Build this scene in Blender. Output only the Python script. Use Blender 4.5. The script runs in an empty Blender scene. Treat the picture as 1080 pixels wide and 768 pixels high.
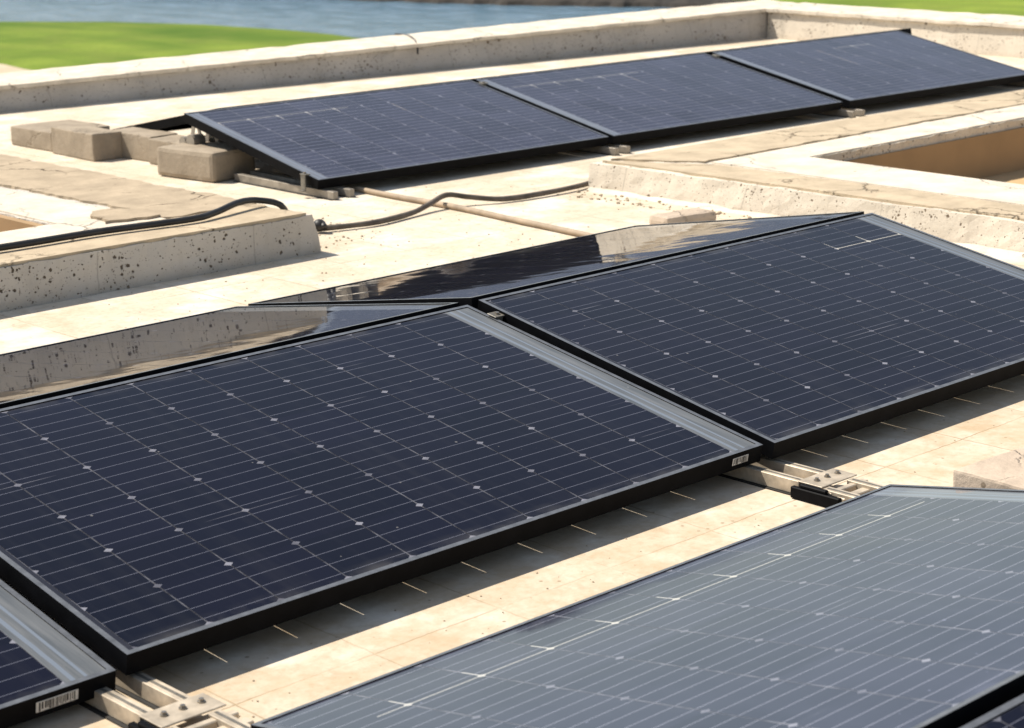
import bpy, bmesh, math, random
from mathutils import Vector, Matrix, noise
random.seed(7)
R = math.radians
scene = bpy.context.scene
COL = scene.collection

# ------------------------------------------------------------------ camera
cam_d = bpy.data.cameras.new('camera')
cam = bpy.data.objects.new('camera', cam_d); COL.objects.link(cam)
scene.camera = cam
CP = Vector((-3.29602, -2.68330, 1.28889))
cr, cu, cf = Vector((0.723463, -0.690197, -0.015175)), Vector((0.184452, 0.172067, 0.967662)), Vector((0.665266, 0.702866, -0.251793))
m = Matrix((cr, cu, -cf)).transposed().to_4x4(); m.translation = CP
cam.matrix_world = m
cam_d.sensor_width = 36; cam_d.lens = 69.96
cam_d.clip_start = 0.05; cam_d.clip_end = 9000
cam_d.dof.use_dof = True; cam_d.dof.focus_distance = 4.7; cam_d.dof.aperture_fstop = 8.0

# ------------------------------------------------------------------ sky, sun, exposure
SUN = Vector((-0.35, 0.62, 1.0)).normalized()
world = bpy.data.worlds.new('World'); scene.world = world; world.use_nodes = True
wn = world.node_tree
sky = wn.nodes.new('ShaderNodeTexSky'); sky.sky_type = 'NISHITA'; sky.sun_disc = False
sky.sun_elevation = math.asin(SUN.z); sky.sun_rotation = math.atan2(SUN.x, SUN.y)
sky.air_density = 1.25; sky.dust_density = 0.4; sky.ozone_density = 1.0; sky.altitude = 0
hs = wn.nodes.new('ShaderNodeHueSaturation'); hs.inputs['Saturation'].default_value = .70
wn.links.new(sky.outputs[0], hs.inputs['Color']); wn.links.new(hs.outputs[0], wn.nodes['Background'].inputs[0])
wn.nodes['Background'].inputs[1].default_value = 0.093
sl = bpy.data.lights.new('sun', 'SUN'); sl.energy = 4.95; sl.angle = R(0.53); sl.color = (1.0, 0.93, 0.82)
so = bpy.data.objects.new('sun', sl); COL.objects.link(so)
so.rotation_euler = SUN.to_track_quat('Z', 'Y').to_euler()
scene.view_settings.view_transform = 'Standard'
scene.view_settings.look = 'None'
scene.view_settings.exposure = 0.42
scene.view_settings.gamma = 1.0
scene.cycles.max_bounces = 8
scene.cycles.transparent_max_bounces = 12

# ------------------------------------------------------------------ node helpers
def new_mat(name):
    mt = bpy.data.materials.new(name); mt.use_nodes = True
    return mt, mt.node_tree, mt.node_tree.nodes['Principled BSDF']

class NB:
    """little expression builder for shader nodes"""
    def __init__(s, nt): s.nt = nt
    def n(s, t, **k):
        nd = s.nt.nodes.new(t)
        for a, b in k.items(): setattr(nd, a, b)
        return nd
    def put(s, sock, v):
        if isinstance(v, bpy.types.NodeSocket): s.nt.links.new(v, sock)
        elif v is not None: sock.default_value = v
    def m(s, op, a, b=None, c=None, clamp=False):
        nd = s.n('ShaderNodeMath', operation=op, use_clamp=clamp)
        for i, v in enumerate((a, b, c)): s.put(nd.inputs[i], v)
        return nd.outputs[0]
    def coord(s, which='Object'): return s.n('ShaderNodeTexCoord').outputs[which]
    def pos(s): return s.n('ShaderNodeNewGeometry').outputs['Position']
    def mapping(s, vec, scale=(1,1,1), rot=(0,0,0), loc=(0,0,0)):
        nd = s.n('ShaderNodeMapping'); s.put(nd.inputs[0], vec)
        nd.inputs['Scale'].default_value = scale; nd.inputs['Rotation'].default_value = rot; nd.inputs['Location'].default_value = loc
        return nd.outputs[0]
    def noise(s, vec, scale, detail=4, rough=0.55, out=0, dist=0.0):
        nd = s.n('ShaderNodeTexNoise'); s.put(nd.inputs['Vector'], vec)
        nd.inputs['Scale'].default_value = scale; nd.inputs['Detail'].default_value = detail
        nd.inputs['Roughness'].default_value = rough; nd.inputs['Distortion'].default_value = dist
        return nd.outputs[out]
    def vor(s, vec, scale, feature='F1', out='Distance', rand=1.0):
        nd = s.n('ShaderNodeTexVoronoi', feature=feature); s.put(nd.inputs['Vector'], vec)
        nd.inputs['Scale'].default_value = scale; nd.inputs['Randomness'].default_value = rand
        return nd.outputs[out]
    def ramp(s, f, a, b, lo=0.0, hi=1.0):
        nd = s.n('ShaderNodeMapRange'); nd.clamp = True
        s.put(nd.inputs[0], f)
        for i, v in enumerate((a, b, lo, hi)): s.put(nd.inputs[i+1], v)
        return nd.outputs[0]
    def mix(s, f, a, b, blend='MIX'):
        nd = s.n('ShaderNodeMix', data_type='RGBA', blend_type=blend)
        s.put(nd.inputs[0], f)
        for i, v in ((6, a), (7, b)):
            if isinstance(v, tuple): nd.inputs[i].default_value = (*v[:3], 1)
            else: s.put(nd.inputs[i], v)
        return nd.outputs[2]
    def bump(s, h, strength, dist, norm=None):
        nd = s.n('ShaderNodeBump'); s.put(nd.inputs['Height'], h)
        nd.inputs['Strength'].default_value = strength; nd.inputs['Distance'].default_value = dist
        if norm is not None: s.put(nd.inputs['Normal'], norm)
        return nd.outputs[0]
    def xyz(s, v):
        nd = s.n('ShaderNodeSeparateXYZ'); s.put(nd.inputs[0], v); return nd.outputs

def simple(name, col, rough=0.5, metal=0.0, var=0.25, scale=30, bump=0.15, spec=0.5):
    mt, nt, p = new_mat(name); b = NB(nt); c = b.coord()
    f = b.noise(c, scale, 5)
    dark = tuple(x*(1-var) for x in col); lite = tuple(min(1, x*(1+var)) for x in col)
    b.put(p.inputs['Base Color'], b.mix(b.ramp(f, .3, .7), dark, lite))
    p.inputs['Roughness'].default_value = rough; p.inputs['Metallic'].default_value = metal
    p.inputs['Specular IOR Level'].default_value = spec
    if bump: b.put(p.inputs['Normal'], b.bump(f, bump, .01))
    return mt

# ---- pitted concrete (parapets, curbs)
def concrete(name, base, pit=(.10,.08,.06), pit_amt=1.0, stain=(.30,.26,.21), vjoint=0.9):
    mt, nt, p = new_mat(name); b = NB(nt); c = b.pos()
    big = b.noise(c, 2.2, 6, .6); mid = b.noise(c, 11, 6, .65); fine = b.noise(c, 90, 4, .6)
    col = b.mix(b.ramp(big, .35, .7), tuple(x*.86 for x in base), tuple(min(1,x*1.08) for x in base))
    st = b.mapping(c, (9, 9, 1.2)); streak = b.noise(st, 1.5, 5, .6)
    col = b.mix(b.m('MULTIPLY', b.ramp(streak, .55, .78), .45), col, stain)
    col = b.mix(b.m('MULTIPLY', b.ramp(mid, .52, .75), .35), col, tuple(x*.72 for x in base))
    # air holes of two sizes, clustered
    cd = b.mix(1.0, c, c)  # plain copy
    warp = b.n('ShaderNodeVectorMath', operation='ADD'); b.put(warp.inputs[0], c)
    sc = b.n('ShaderNodeVectorMath', operation='SCALE'); b.put(sc.inputs[0], b.noise(c, 60, 2, .5, out=1)); sc.inputs['Scale'].default_value = .016
    b.put(warp.inputs[1], sc.outputs[0]); w = warp.outputs[0]
    cl = b.ramp(b.noise(c, 5, 2), .38, .66)
    def holes(scale, r):
        d = b.vor(w, scale); rnd = b.xyz(b.vor(w, scale, out='Color'))[0]
        rad = b.m('MULTIPLY', b.ramp(rnd, .30, 1.0, 0.0, r), b.m('ADD', b.m('MULTIPLY', cl, .5), .52))
        return b.ramp(b.m('SUBTRACT', rad, d), -.02, .05)
    h = b.m('MAXIMUM', b.m('MAXIMUM', holes(22, .26), holes(46, .36)), b.m('MAXIMUM', holes(80, .38), b.m('MULTIPLY', holes(140, .40), .6)))
    h = b.m('MULTIPLY', h, pit_amt)
    col = b.mix(h, col, pit)
    # shuttering joints
    if vjoint:
        x, y, z = b.xyz(c)
        t = b.m('ADD', b.m('ADD', x, y), b.m('MULTIPLY', b.noise(c, 14, 3), .012))
        fr = b.m('ABSOLUTE', b.m('SUBTRACT', b.m('FRACT', b.m('MULTIPLY', t, 1/.62)), .5))
        j = b.m('MULTIPLY', b.ramp(fr, .006, .002), .5)
        col = b.mix(j, col, tuple(x_*.5 for x_ in base))
    zz = b.xyz(c)[2]
    splash = b.m('MULTIPLY', b.ramp(b.m('ADD', zz, b.m('MULTIPLY', b.noise(c, 13, 5, .65), .09)), .005, -.045), .38)   # splashed dirt along the foot
    col = b.mix(splash, col, (.40, .325, .235))
    b.put(p.inputs['Base Color'], col); p.inputs['Roughness'].default_value = .9; p.inputs['Specular IOR Level'].default_value = .2
    hh = b.m('SUBTRACT', b.m('ADD', b.m('MULTIPLY', mid, .5), b.m('MULTIPLY', fine, .25)), b.m('MULTIPLY', h, .9))
    b.put(p.inputs['Normal'], b.bump(hh, .55, .012))
    return mt

# ---- roof screed / tiles
def roof_mat():
    mt, nt, p = new_mat('cream_roof_screed'); b = NB(nt); c = b.pos()
    big = b.noise(c, .9, 5, .6); mid = b.noise(c, 5, 6, .6); fine = b.noise(c, 60, 5, .65)
    base = (.66, .575, .445)
    col = b.mix(b.ramp(big, .3, .7), (.56, .47, .355), (.69, .60, .47))
    col = b.mix(b.m('MULTIPLY', b.ramp(mid, .50, .72), .45), col, (.52, .385, .24))
    col = b.mix(b.m('MULTIPLY', b.ramp(fine, .48, .68), .42), col, (.40, .32, .22))
    m2 = b.noise(c, 19, 6, .7)
    col = b.mix(b.m('MULTIPLY', b.ramp(m2, .50, .68), .48), col, (.43, .345, .24))
    m3 = b.noise(c, 3.4, 6, .68)
    col = b.mix(b.m('MULTIPLY', b.ramp(m3, .48, .62), .65), col, (.78, .715, .61))
    m4 = b.noise(b.mapping(c, loc=(7, 3, 0)), 2.1, 7, .7)
    col = b.mix(b.m('MULTIPLY', b.ramp(m4, .58, .72), .32), col, (.42, .35, .265))
    x, y, z = b.xyz(c)
    wob = b.m('ADD', b.m('MULTIPLY', b.noise(c, 9, 3), .012), b.m('MULTIPLY', b.noise(c, 55, 3), .006))
    def joint(t, pitch, off):
        fr = b.m('ABSOLUTE', b.m('SUBTRACT', b.m('FRACT', b.m('MULTIPLY', b.m('ADD', b.m('ADD', t, wob), off), 1/pitch)), .5))
        return b.ramp(fr, .5-.006/pitch*.5, .5-.001)
    jx = joint(x, .30, .03); jy = joint(y, .30, .14)
    jn = b.m('MULTIPLY', b.m('MAXIMUM', jx, jy), b.ramp(b.noise(c, 2.3, 4), .36, .56))
    col = b.mix(b.m('MULTIPLY', jn, .85), col, (.30, .215, .125))
    # dark specks and a few small stains
    sp = b.vor(c, 42); rn = b.xyz(b.vor(c, 42, out='Color'))[0]
    spk = b.ramp(b.m('SUBTRACT', b.ramp(rn, .74, 1, 0, .20), sp), -.01, .03)
    col = b.mix(b.m('MULTIPLY', spk, .8), col, (.22, .17, .12))
    # rusty dirt washed up along the panel row gaps
    gap = b.m('MULTIPLY', b.ramp(b.noise(c, 6, 6, .68), .36, .62), b.ramp(b.m('ABSOLUTE', b.m('ADD', y, .12)), .40, .15))
    col = b.mix(b.m('MULTIPLY', gap, .62), col, (.46, .325, .19))
    b.put(p.inputs['Base Color'], col); p.inputs['Roughness'].default_value = .92; p.inputs['Specular IOR Level'].default_value = .15
    h = b.m('SUBTRACT', b.m('ADD', b.m('MULTIPLY', mid, .4), b.m('MULTIPLY', fine, .3)), b.m('MULTIPLY', jn, .5))
    b.put(p.inputs['Normal'], b.bump(h, .35, .008))
    return mt

def mortar_mat(name, base, crack=0.8):
    mt, nt, p = new_mat(name); b = NB(nt); c = b.pos()
    mid = b.noise(c, 8, 6, .65); fine = b.noise(c, 70, 5, .65)
    col = b.mix(b.ramp(mid, .35, .68), tuple(x*.82 for x in base), tuple(min(1,x*1.12) for x in base))
    col = b.mix(b.m('MULTIPLY', b.ramp(fine, .55, .8), .35), col, tuple(x*.6 for x in base))
    sc = b.n('ShaderNodeVectorMath', operation='SCALE'); b.put(sc.inputs[0], b.noise(c, 7, 5, .6, out=1)); sc.inputs['Scale'].default_value = .16
    ad = b.n('ShaderNodeVectorMath', operation='ADD'); b.put(ad.inputs[0], c); b.put(ad.inputs[1], sc.outputs[0])
    e = b.vor(ad.outputs[0], 2.6, 'DISTANCE_TO_EDGE')
    ck = b.m('MULTIPLY', b.ramp(e, .018, .004), b.ramp(b.noise(c, 2.6, 3), .46, .58))
    col = b.mix(b.m('MULTIPLY', ck, crack), col, (.10, .075, .05))
    sp = b.vor(c, 24); rn = b.xyz(b.vor(c, 24, out='Color'))[1]
    spk = b.ramp(b.m('SUBTRACT', b.ramp(rn, .88, 1, 0, .18), sp), -.01, .03)
    col = b.mix(b.m('MULTIPLY', spk, .75), col, (.16, .12, .08))
    b.put(p.inputs['Base Color'], col); p.inputs['Roughness'].default_value = .95; p.inputs['Specular IOR Level'].default_value = .1
    h = b.m('SUBTRACT', b.m('ADD', b.m('MULTIPLY', mid, .6), b.m('MULTIPLY', fine, .3)), ck)
    b.put(p.inputs['Normal'], b.bump(h, .6, .012))
    return mt

# ---- the solar glass: cells, busbars, see-through gaps (panel-local metres)
PL, PW, FR = 1.65, 0.978, 0.011
X0, PX, PY = 0.022, 0.1540, 0.1585
Y0 = (PW - 6*PY)/2
def pv_mat(name, bottom=False, ior=1.22, PX=PX):
    mt, nt, p = new_mat(name); b = NB(nt); oc = b.coord('Object'); x, y, z = b.xyz(oc); oi = b.n('ShaderNodeObjectInfo')
    u = b.m('MULTIPLY', b.m('SUBTRACT', b.m('ADD', x, PL/2), X0), 1/PX)
    v = b.m('MULTIPLY', b.m('SUBTRACT', b.m('ADD', y, PW/2), Y0), 1/PY)
    def edge(t, n, pitch):     # metres to the nearest cell border
        return b.m('MULTIPLY', b.m('SUBTRACT', .5, b.m('ABSOLUTE', b.m('SUBTRACT', b.m('FRACT', t), .5))), pitch)
    dx, dy = edge(u, 10, PX), edge(v, 6, PY)
    inside = b.m('MULTIPLY', b.m('MULTIPLY', b.m('GREATER_THAN', u, 0), b.m('LESS_THAN', u, 10)), b.m('MULTIPLY', b.m('GREATER_THAN', v, 0), b.m('LESS_THAN', v, 6)))
    gx = b.m('LESS_THAN', dx, .0016); gy = b.m('LESS_THAN', dy, .0009)
    dia = b.m('LESS_THAN', b.m('ADD', b.m('MULTIPLY', dx, .92), b.m('MULTIPLY', dy, 1.25)), .0094)
    gap = b.m('MULTIPLY', b.m('MAXIMUM', gx, dia), inside)
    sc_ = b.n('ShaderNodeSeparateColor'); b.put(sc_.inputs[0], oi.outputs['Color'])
    run = b.noise(b.mapping(oc, (2.2, 7, 1)), 1.0, 2)
    runv = b.n('ShaderNodeCombineXYZ'); b.put(runv.inputs[0], b.m('MULTIPLY', x, 3.1)); b.put(runv.inputs[1], b.m('MULTIPLY', b.m('ROUND', v), 7.3)); b.put(runv.inputs[2], b.m('MULTIPLY', oi.outputs['Random'], 91))
    rn1 = b.noise(runv.outputs[0], 1.0, 2)
    seg = b.m('MULTIPLY', b.m('MULTIPLY', b.m('LESS_THAN', dy, .0010), b.ramp(rn1, .62, .72)), inside)     # random bright stretches between cell rows, painted in as glints
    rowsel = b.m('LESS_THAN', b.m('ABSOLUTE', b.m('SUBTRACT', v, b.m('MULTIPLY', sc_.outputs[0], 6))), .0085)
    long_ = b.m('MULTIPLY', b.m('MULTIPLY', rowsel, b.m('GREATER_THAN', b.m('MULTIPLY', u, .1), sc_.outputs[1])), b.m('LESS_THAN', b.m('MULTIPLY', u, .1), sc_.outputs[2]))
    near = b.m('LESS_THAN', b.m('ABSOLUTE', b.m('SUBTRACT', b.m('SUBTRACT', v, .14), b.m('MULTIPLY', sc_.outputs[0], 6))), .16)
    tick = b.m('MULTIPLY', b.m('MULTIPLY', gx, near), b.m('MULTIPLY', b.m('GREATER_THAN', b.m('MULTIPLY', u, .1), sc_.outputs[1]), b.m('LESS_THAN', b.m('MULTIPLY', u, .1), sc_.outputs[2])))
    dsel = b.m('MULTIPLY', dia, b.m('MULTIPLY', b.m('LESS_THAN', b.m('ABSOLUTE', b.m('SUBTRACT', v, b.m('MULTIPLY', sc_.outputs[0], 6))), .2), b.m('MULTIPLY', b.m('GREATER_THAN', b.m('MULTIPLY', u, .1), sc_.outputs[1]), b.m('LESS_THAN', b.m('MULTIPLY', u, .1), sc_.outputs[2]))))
    glint = b.m('MULTIPLY', b.m('MAXIMUM', b.m('MAXIMUM', long_, tick), dsel), inside)  # bright row lines painted in for sunlit ground seen through the gaps
    out = b.m('SUBTRACT', 1, inside)
    xm = b.m('MULTIPLY', out, b.m('GREATER_THAN', u, 9.999))            # wide terminal margin
    nm = b.m('SUBTRACT', out, xm)                                       # narrow margins
    bt = b.m('ABSOLUTE', b.m('SUBTRACT', b.m('FRACT', b.m('MULTIPLY', v, 4)), .5))
    bus = b.m('MULTIPLY', b.m('LESS_THAN', bt, .00065/(PY/4)), b.m('MULTIPLY', inside, b.m('SUBTRACT', 1, gap)))
    diaflag = b.m('MULTIPLY', dia, inside)
    if bottom:
        p.inputs['Base Color'].default_value = (.02, .02, .025, 1); p.inputs['Roughness'].default_value = .3
        tr = b.n('ShaderNodeBsdfTransparent'); mx = b.n('ShaderNodeMixShader')
        b.put(mx.inputs[0], gap); nt.links.new(p.outputs[0], mx.inputs[1]); nt.links.new(tr.outputs[0], mx.inputs[2])
        nt.links.new(mx.outputs[0], nt.nodes['Material Output'].inputs[0]); return mt
    # cell tint, one value per cell and per panel
    rnd = b.n('ShaderNodeTexWhiteNoise', noise_dimensions='3D'); cv = b.n('ShaderNodeCombineXYZ')
    b.put(cv.inputs[0], b.m('FLOOR', u)); b.put(cv.inputs[1], b.m('FLOOR', v))
    b.put(cv.inputs[2], b.m('MULTIPLY', b.n('ShaderNodeObjectInfo').outputs['Random'], 57)); b.put(rnd.inputs[0], cv.outputs[0])
    cell = b.mix(rnd.outputs[0], (.0018, .0027, .0095), (.0034, .0038, .0130))
    fing = b.m('MULTIPLY', b.m('SINE', b.m('MULTIPLY', x, 2*math.pi/.0021)), .5)
    cell = b.mix(b.ramp(b.noise(oc, 3.0, 3), .35, .7, 0, .35), cell, (.005, .005, .010))
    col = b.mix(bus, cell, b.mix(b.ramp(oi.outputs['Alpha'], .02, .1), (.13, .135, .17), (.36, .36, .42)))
    gapc = b.mix(b.ramp(b.noise(oc, 18, 2), .40, .62), (.12, .12, .145), (.27, .27, .31))
    gapc = b.mix(b.m('SUBTRACT', 1, dia), gapc, b.mix(b.ramp(b.noise(b.mapping(oc, (9, 22, 1)), 1.0, 2), .42, .66), (.12, .12, .14), (.42, .42, .47)))
    col = b.mix(gap, col, gapc)
    col = b.mix(b.m('MULTIPLY', seg, .7), col, (.20, .20, .23))
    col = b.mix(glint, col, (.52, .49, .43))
    col = b.mix(nm, col, (.020, .021, .030))
    # terminal margin: glassy grey back sheet with two tinned ribbons and loose tabs at the string ends
    ux = b.m('MULTIPLY', b.m('SUBTRACT', u, 10), PX)
    r1 = b.m('MULTIPLY', b.m('LESS_THAN', b.m('ABSOLUTE', b.m('SUBTRACT', ux, b.m('ADD', .013, b.m('MULTIPLY', b.noise(oc, 7, 2), .006)))), .0045), xm)
    r2 = b.m('MULTIPLY', b.m('LESS_THAN', b.m('ABSOLUTE', b.m('SUBTRACT', ux, .040)), .0032), xm)
    rib = b.m('MAXIMUM', r1, r2)
    mcol = b.mix(b.ramp(b.noise(b.mapping(oc, (60, 4, 1)), 1.0, 4), .3, .7), (.075, .085, .095), (.165, .17, .175))
    col = b.mix(xm, col, mcol)
    col = b.mix(rib, col, (.23, .26, .30))
    # dust: thin film, also imitating sky reflection on pale panels; patches, specks, water marks
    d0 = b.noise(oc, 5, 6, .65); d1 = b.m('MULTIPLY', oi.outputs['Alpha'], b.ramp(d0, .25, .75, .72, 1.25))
    drip = b.m('MULTIPLY', b.ramp(b.noise(b.mapping(oc, (26, 1.6, 1)), 1.0, 4), .52, .8), .013)
    ds = b.vor(oc, 30); rn = b.xyz(b.vor(oc, 30, out='Color'))[0]
    spk = b.ramp(b.m('SUBTRACT', b.ramp(rn, .90, 1, 0, .10), ds), -.005, .02)
    edge_d = b.ramp(b.m('MINIMUM', b.m('ADD', y, PW/2), b.m('SUBTRACT', PW/2, y)), .012, .05, .10, 0)
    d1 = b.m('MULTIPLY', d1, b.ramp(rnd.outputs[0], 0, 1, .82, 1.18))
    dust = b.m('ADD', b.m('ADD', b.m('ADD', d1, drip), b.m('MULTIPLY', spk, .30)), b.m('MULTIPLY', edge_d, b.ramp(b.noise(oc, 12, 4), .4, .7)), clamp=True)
    col = b.mix(dust, col, b.mix(b.ramp(oi.outputs['Alpha'], .012, .05), (.43, .41, .38), (.36, .375, .54)))  # at high alpha the film turns bluish, imitating reflected sky
    b.put(p.inputs['Base Color'], col)
    b.put(p.inputs['Roughness'], b.m('ADD', .022, b.m('MULTIPLY', d1, .5)))
    p.inputs['IOR'].default_value = ior
    p.inputs['Sheen Weight'].default_value = .02; p.inputs['Sheen Roughness'].default_value = .45; p.inputs['Sheen Tint'].default_value = (.95, .92, .9, 1)
    b.put(p.inputs['Metallic'], b.m('MULTIPLY', rib, .35))
    wv = b.noise(oc, 3.2, 2, .4); wv2 = b.noise(oc, 11, 2, .4)
    b.put(p.inputs['Normal'], b.bump(b.m('ADD', wv, b.m('MULTIPLY', wv2, .12)), .25, .0045))
    tr = b.n('ShaderNodeBsdfTransparent'); mx = b.n('ShaderNodeMixShader')
    b.put(mx.inputs[0], b.m('MULTIPLY', b.m('MULTIPLY', gap, b.m('SUBTRACT', 1, glint)), b.m('MULTIPLY', b.m('SUBTRACT', .72, b.m('MULTIPLY', dia, .52)), b.ramp(oi.outputs['Alpha'], .02, .06, 1, .62)))); nt.links.new(p.outputs[0], mx.inputs[1]); nt.links.new(tr.outputs[0], mx.inputs[2])
    nt.links.new(mx.outputs[0], nt.nodes['Material Output'].inputs[0])
    return mt

M = {}
M['roof'] = roof_mat()
M['conc'] = concrete('pitted_grey_concrete', (.50, .465, .42))
M['conc_far'] = concrete('weathered_parapet_plaster', (.50, .46, .415), pit=(.13,.10,.075), pit_amt=1.0)
M['curb_l'] = concrete('pitted_curb_concrete', (.55, .51, .455))
M['curb_r'] = concrete('pale_curb_plaster', (.66, .585, .48), pit=(.15,.11,.075), pit_amt=1.0)
M['mortar'] = mortar_mat('sandy_mortar', (.50, .405, .285))
M['mortar2'] = mortar_mat('brown_grout', (.43, .345, .245), 1.0)
M['plaster'] = mortar_mat('cream_plaster', (.68, .60, .49), .5)
M['pit'] = simple('brown_painted_pit', (.36, .235, .12), .85, 0, .12, 3, .1)
M['pitfloor'] = simple('tan_pit_floor', (.50, .34, .17), .9, 0, .12, 4, .1)
M['pv'] = pv_mat('solar_glass'); M['pv_old'] = pv_mat('uncoated_solar_glass', ior=1.5); M['pv_far'] = pv_mat('solar_glass_wide_cells', PX=.1567); M['pvb'] = pv_mat('panel_back_sheet', True)
M['frame'] = simple('black_anodised_aluminium', (.0045, .0046, .0055), .5, 0, .3, 25, .05, spec=.05)
M['frametop'] = simple('sky_lit_frame_lip', (.15, .155, .165), .35, .35, .3, 35, .05)  # paler than the frame sides, imitating sky reflected on the lip
M['alu'] = simple('mill_aluminium', (.47, .395, .30), .55, .25, .4, 18, .2)
M['alud'] = simple('dull_aluminium', (.29, .255, .21), .5, .3, .25, 25, .08)
M['dark'] = simple('tarnished_metal', (.16, .145, .12), .5, .3, .4, 40, .1)
M['black'] = simple('black_rubber', (.014, .013, .012), .7, 0, .3, 40, .3)
M['steel'] = simple('bolt_steel', (.30, .27, .23), .4, .8, .3, 60, .1)
M['cable'] = simple('black_conduit', (.022, .020, .019), .5, 0, .5, 14, .15)
M['cable2'] = simple('dusty_dark_conduit', (.105, .085, .066), .7, 0, .5, 14, .2)
M['pipe'] = simple('dusty_tan_pipe', (.36, .275, .19), .75, 0, .3, 12, .25)
M['block'] = mortar_mat('taupe_paver', (.345, .285, .215), .15)
M['blockpale'] = mortar_mat('sandy_paver', (.52, .42, .325), .1)
M['label'] = simple('white_label', (.62, .60, .56), .6, 0, .1, 80, 0)
M['ink'] = simple('label_ink', (.03, .03, .03), .6, 0, .1, 80, 0)
M['facade'] = simple('cream_facade_render', (.52, .46, .37), .9, 0, .12, 2, .2)

# ------------------------------------------------------------------ mesh helpers
def link_mesh(name, bm, mats, parent=None, smooth=False):
    me = bpy.data.meshes.new(name); bm.normal_update(); bm.to_mesh(me); bm.free()
    for mt in (mats if isinstance(mats, (list, tuple)) else [mats]): me.materials.append(mt)
    if smooth:
        for f in me.polygons: f.use_smooth = True
    o = bpy.data.objects.new(name, me); COL.objects.link(o)
    if parent: o.parent = parent
    return o
def tag(o, label, cat, group=None):
    o['label'] = label; o['category'] = cat
    if group: o['group'] = group
    return o
def structure(o): o['kind'] = 'structure'; return o
def thing(name, label, cat, loc=(0,0,0), rz=0, group=None):
    e = bpy.data.objects.new(name, None); COL.objects.link(e); e.empty_display_size = .1
    e.location = loc; e.rotation_euler = (0, 0, rz)
    return tag(e, label, cat, group)
def box(bm, x0, x1, y0, y1, z0, z1, mi=0, bev=0.0, seg=1):
    vs = [bm.verts.new((x, y, z)) for z in (z0, z1) for y in (y0, y1) for x in (x0, x1)]
    fs = [bm.faces.new([vs[i] for i in q]) for q in ((0,2,3,1),(4,5,7,6),(0,1,5,4),(2,6,7,3),(0,4,6,2),(1,3,7,5))]
    for f in fs: f.material_index = mi
    if bev:
        es = list({e for f in fs for e in f.edges})
        r = bmesh.ops.bevel(bm, geom=es, offset=bev, segments=seg, affect='EDGES', profile=.6)
        for f in r['faces']: f.material_index = mi
    return fs
def prism(bm, pts, z0, z1, mi=0):
    n = len(pts)
    lo = [bm.verts.new((p[0], p[1], z0)) for p in pts]; hi = [bm.verts.new((p[0], p[1], z1)) for p in pts]
    a = sum(pts[i][0]*pts[(i+1)%n][1]-pts[(i+1)%n][0]*pts[i][1] for i in range(n))
    if a < 0: lo.reverse(); hi.reverse()
    fs = [bm.faces.new(hi), bm.faces.new(lo[::-1])]
    for i in range(n): fs.append(bm.faces.new((lo[i], lo[(i+1)%n], hi[(i+1)%n], hi[i])))
    for f in fs: f.material_index = mi
def cyl(bm, c, r, h, n=12, mi=0, axis='Z'):
    mt = Matrix.Translation(c)
    if axis == 'X': mt = mt @ Matrix.Rotation(R(90), 4, 'Y')
    if axis == 'Y': mt = mt @ Matrix.Rotation(R(90), 4, 'X')
    r0 = bmesh.ops.create_cone(bm, cap_ends=True, segments=n, radius1=r, radius2=r, depth=h, matrix=mt)
    for f in {f for v in r0['verts'] for f in v.link_faces}: f.material_index = mi
def tube(bm, pts, r, n=10, sub=6, jit=0.0):
    P = [Vector(p) for p in pts]; Q = []
    for i in range(len(P)-1):                     # Catmull-Rom
        p0, p1, p2, p3 = P[max(i-1,0)], P[i], P[i+1], P[min(i+2, len(P)-1)]
        for k in range(sub):
            t = k/sub
            q = .5*((2*p1)+(p2-p0)*t+(2*p0-5*p1+4*p2-p3)*t*t+(3*p1-p0-3*p2+p3)*t**3)
            Q.append(q)
    Q.append(P[-1]); rings = []
    for i, q in enumerate(Q):
        d = (Q[min(i+1, len(Q)-1)]-Q[max(i-1, 0)]).normalized()
        s = d.cross(Vector((0,0,1))).normalized(); u = s.cross(d)
        rr = r*(1+jit*noise.noise(q*9))
        rings.append([bm.verts.new(q+(s*math.cos(2*math.pi*k/n)+u*math.sin(2*math.pi*k/n))*rr) for k in range(n)])
    for a, c in zip(rings, rings[1:]):
        for k in range(n): bm.faces.new((a[k], a[(k+1)%n], c[(k+1)%n], c[k]))
    bm.faces.new(rings[0][::-1]); bm.faces.new(rings[-1])
def rough_up(bm, amp, scale, cuts_len=.06, freeze_z=None):
    """subdivide long edges and push the surface about a little (worn masonry)"""
    for _ in range(7):
        es = [e for e in bm.edges if e.calc_length() > cuts_len]
        if not es or len(bm.verts) > 60000: break
        bmesh.ops.subdivide_edges(bm, edges=es, cuts=1, use_grid_fill=True)
    for v in bm.verts:
        n = noise.noise_vector(v.co*scale)+.5*noise.noise_vector(v.co*scale*2.7)
        if freeze_z is not None and v.co.z <= freeze_z+1e-4: n.z = 0
        v.co += n*amp

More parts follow.
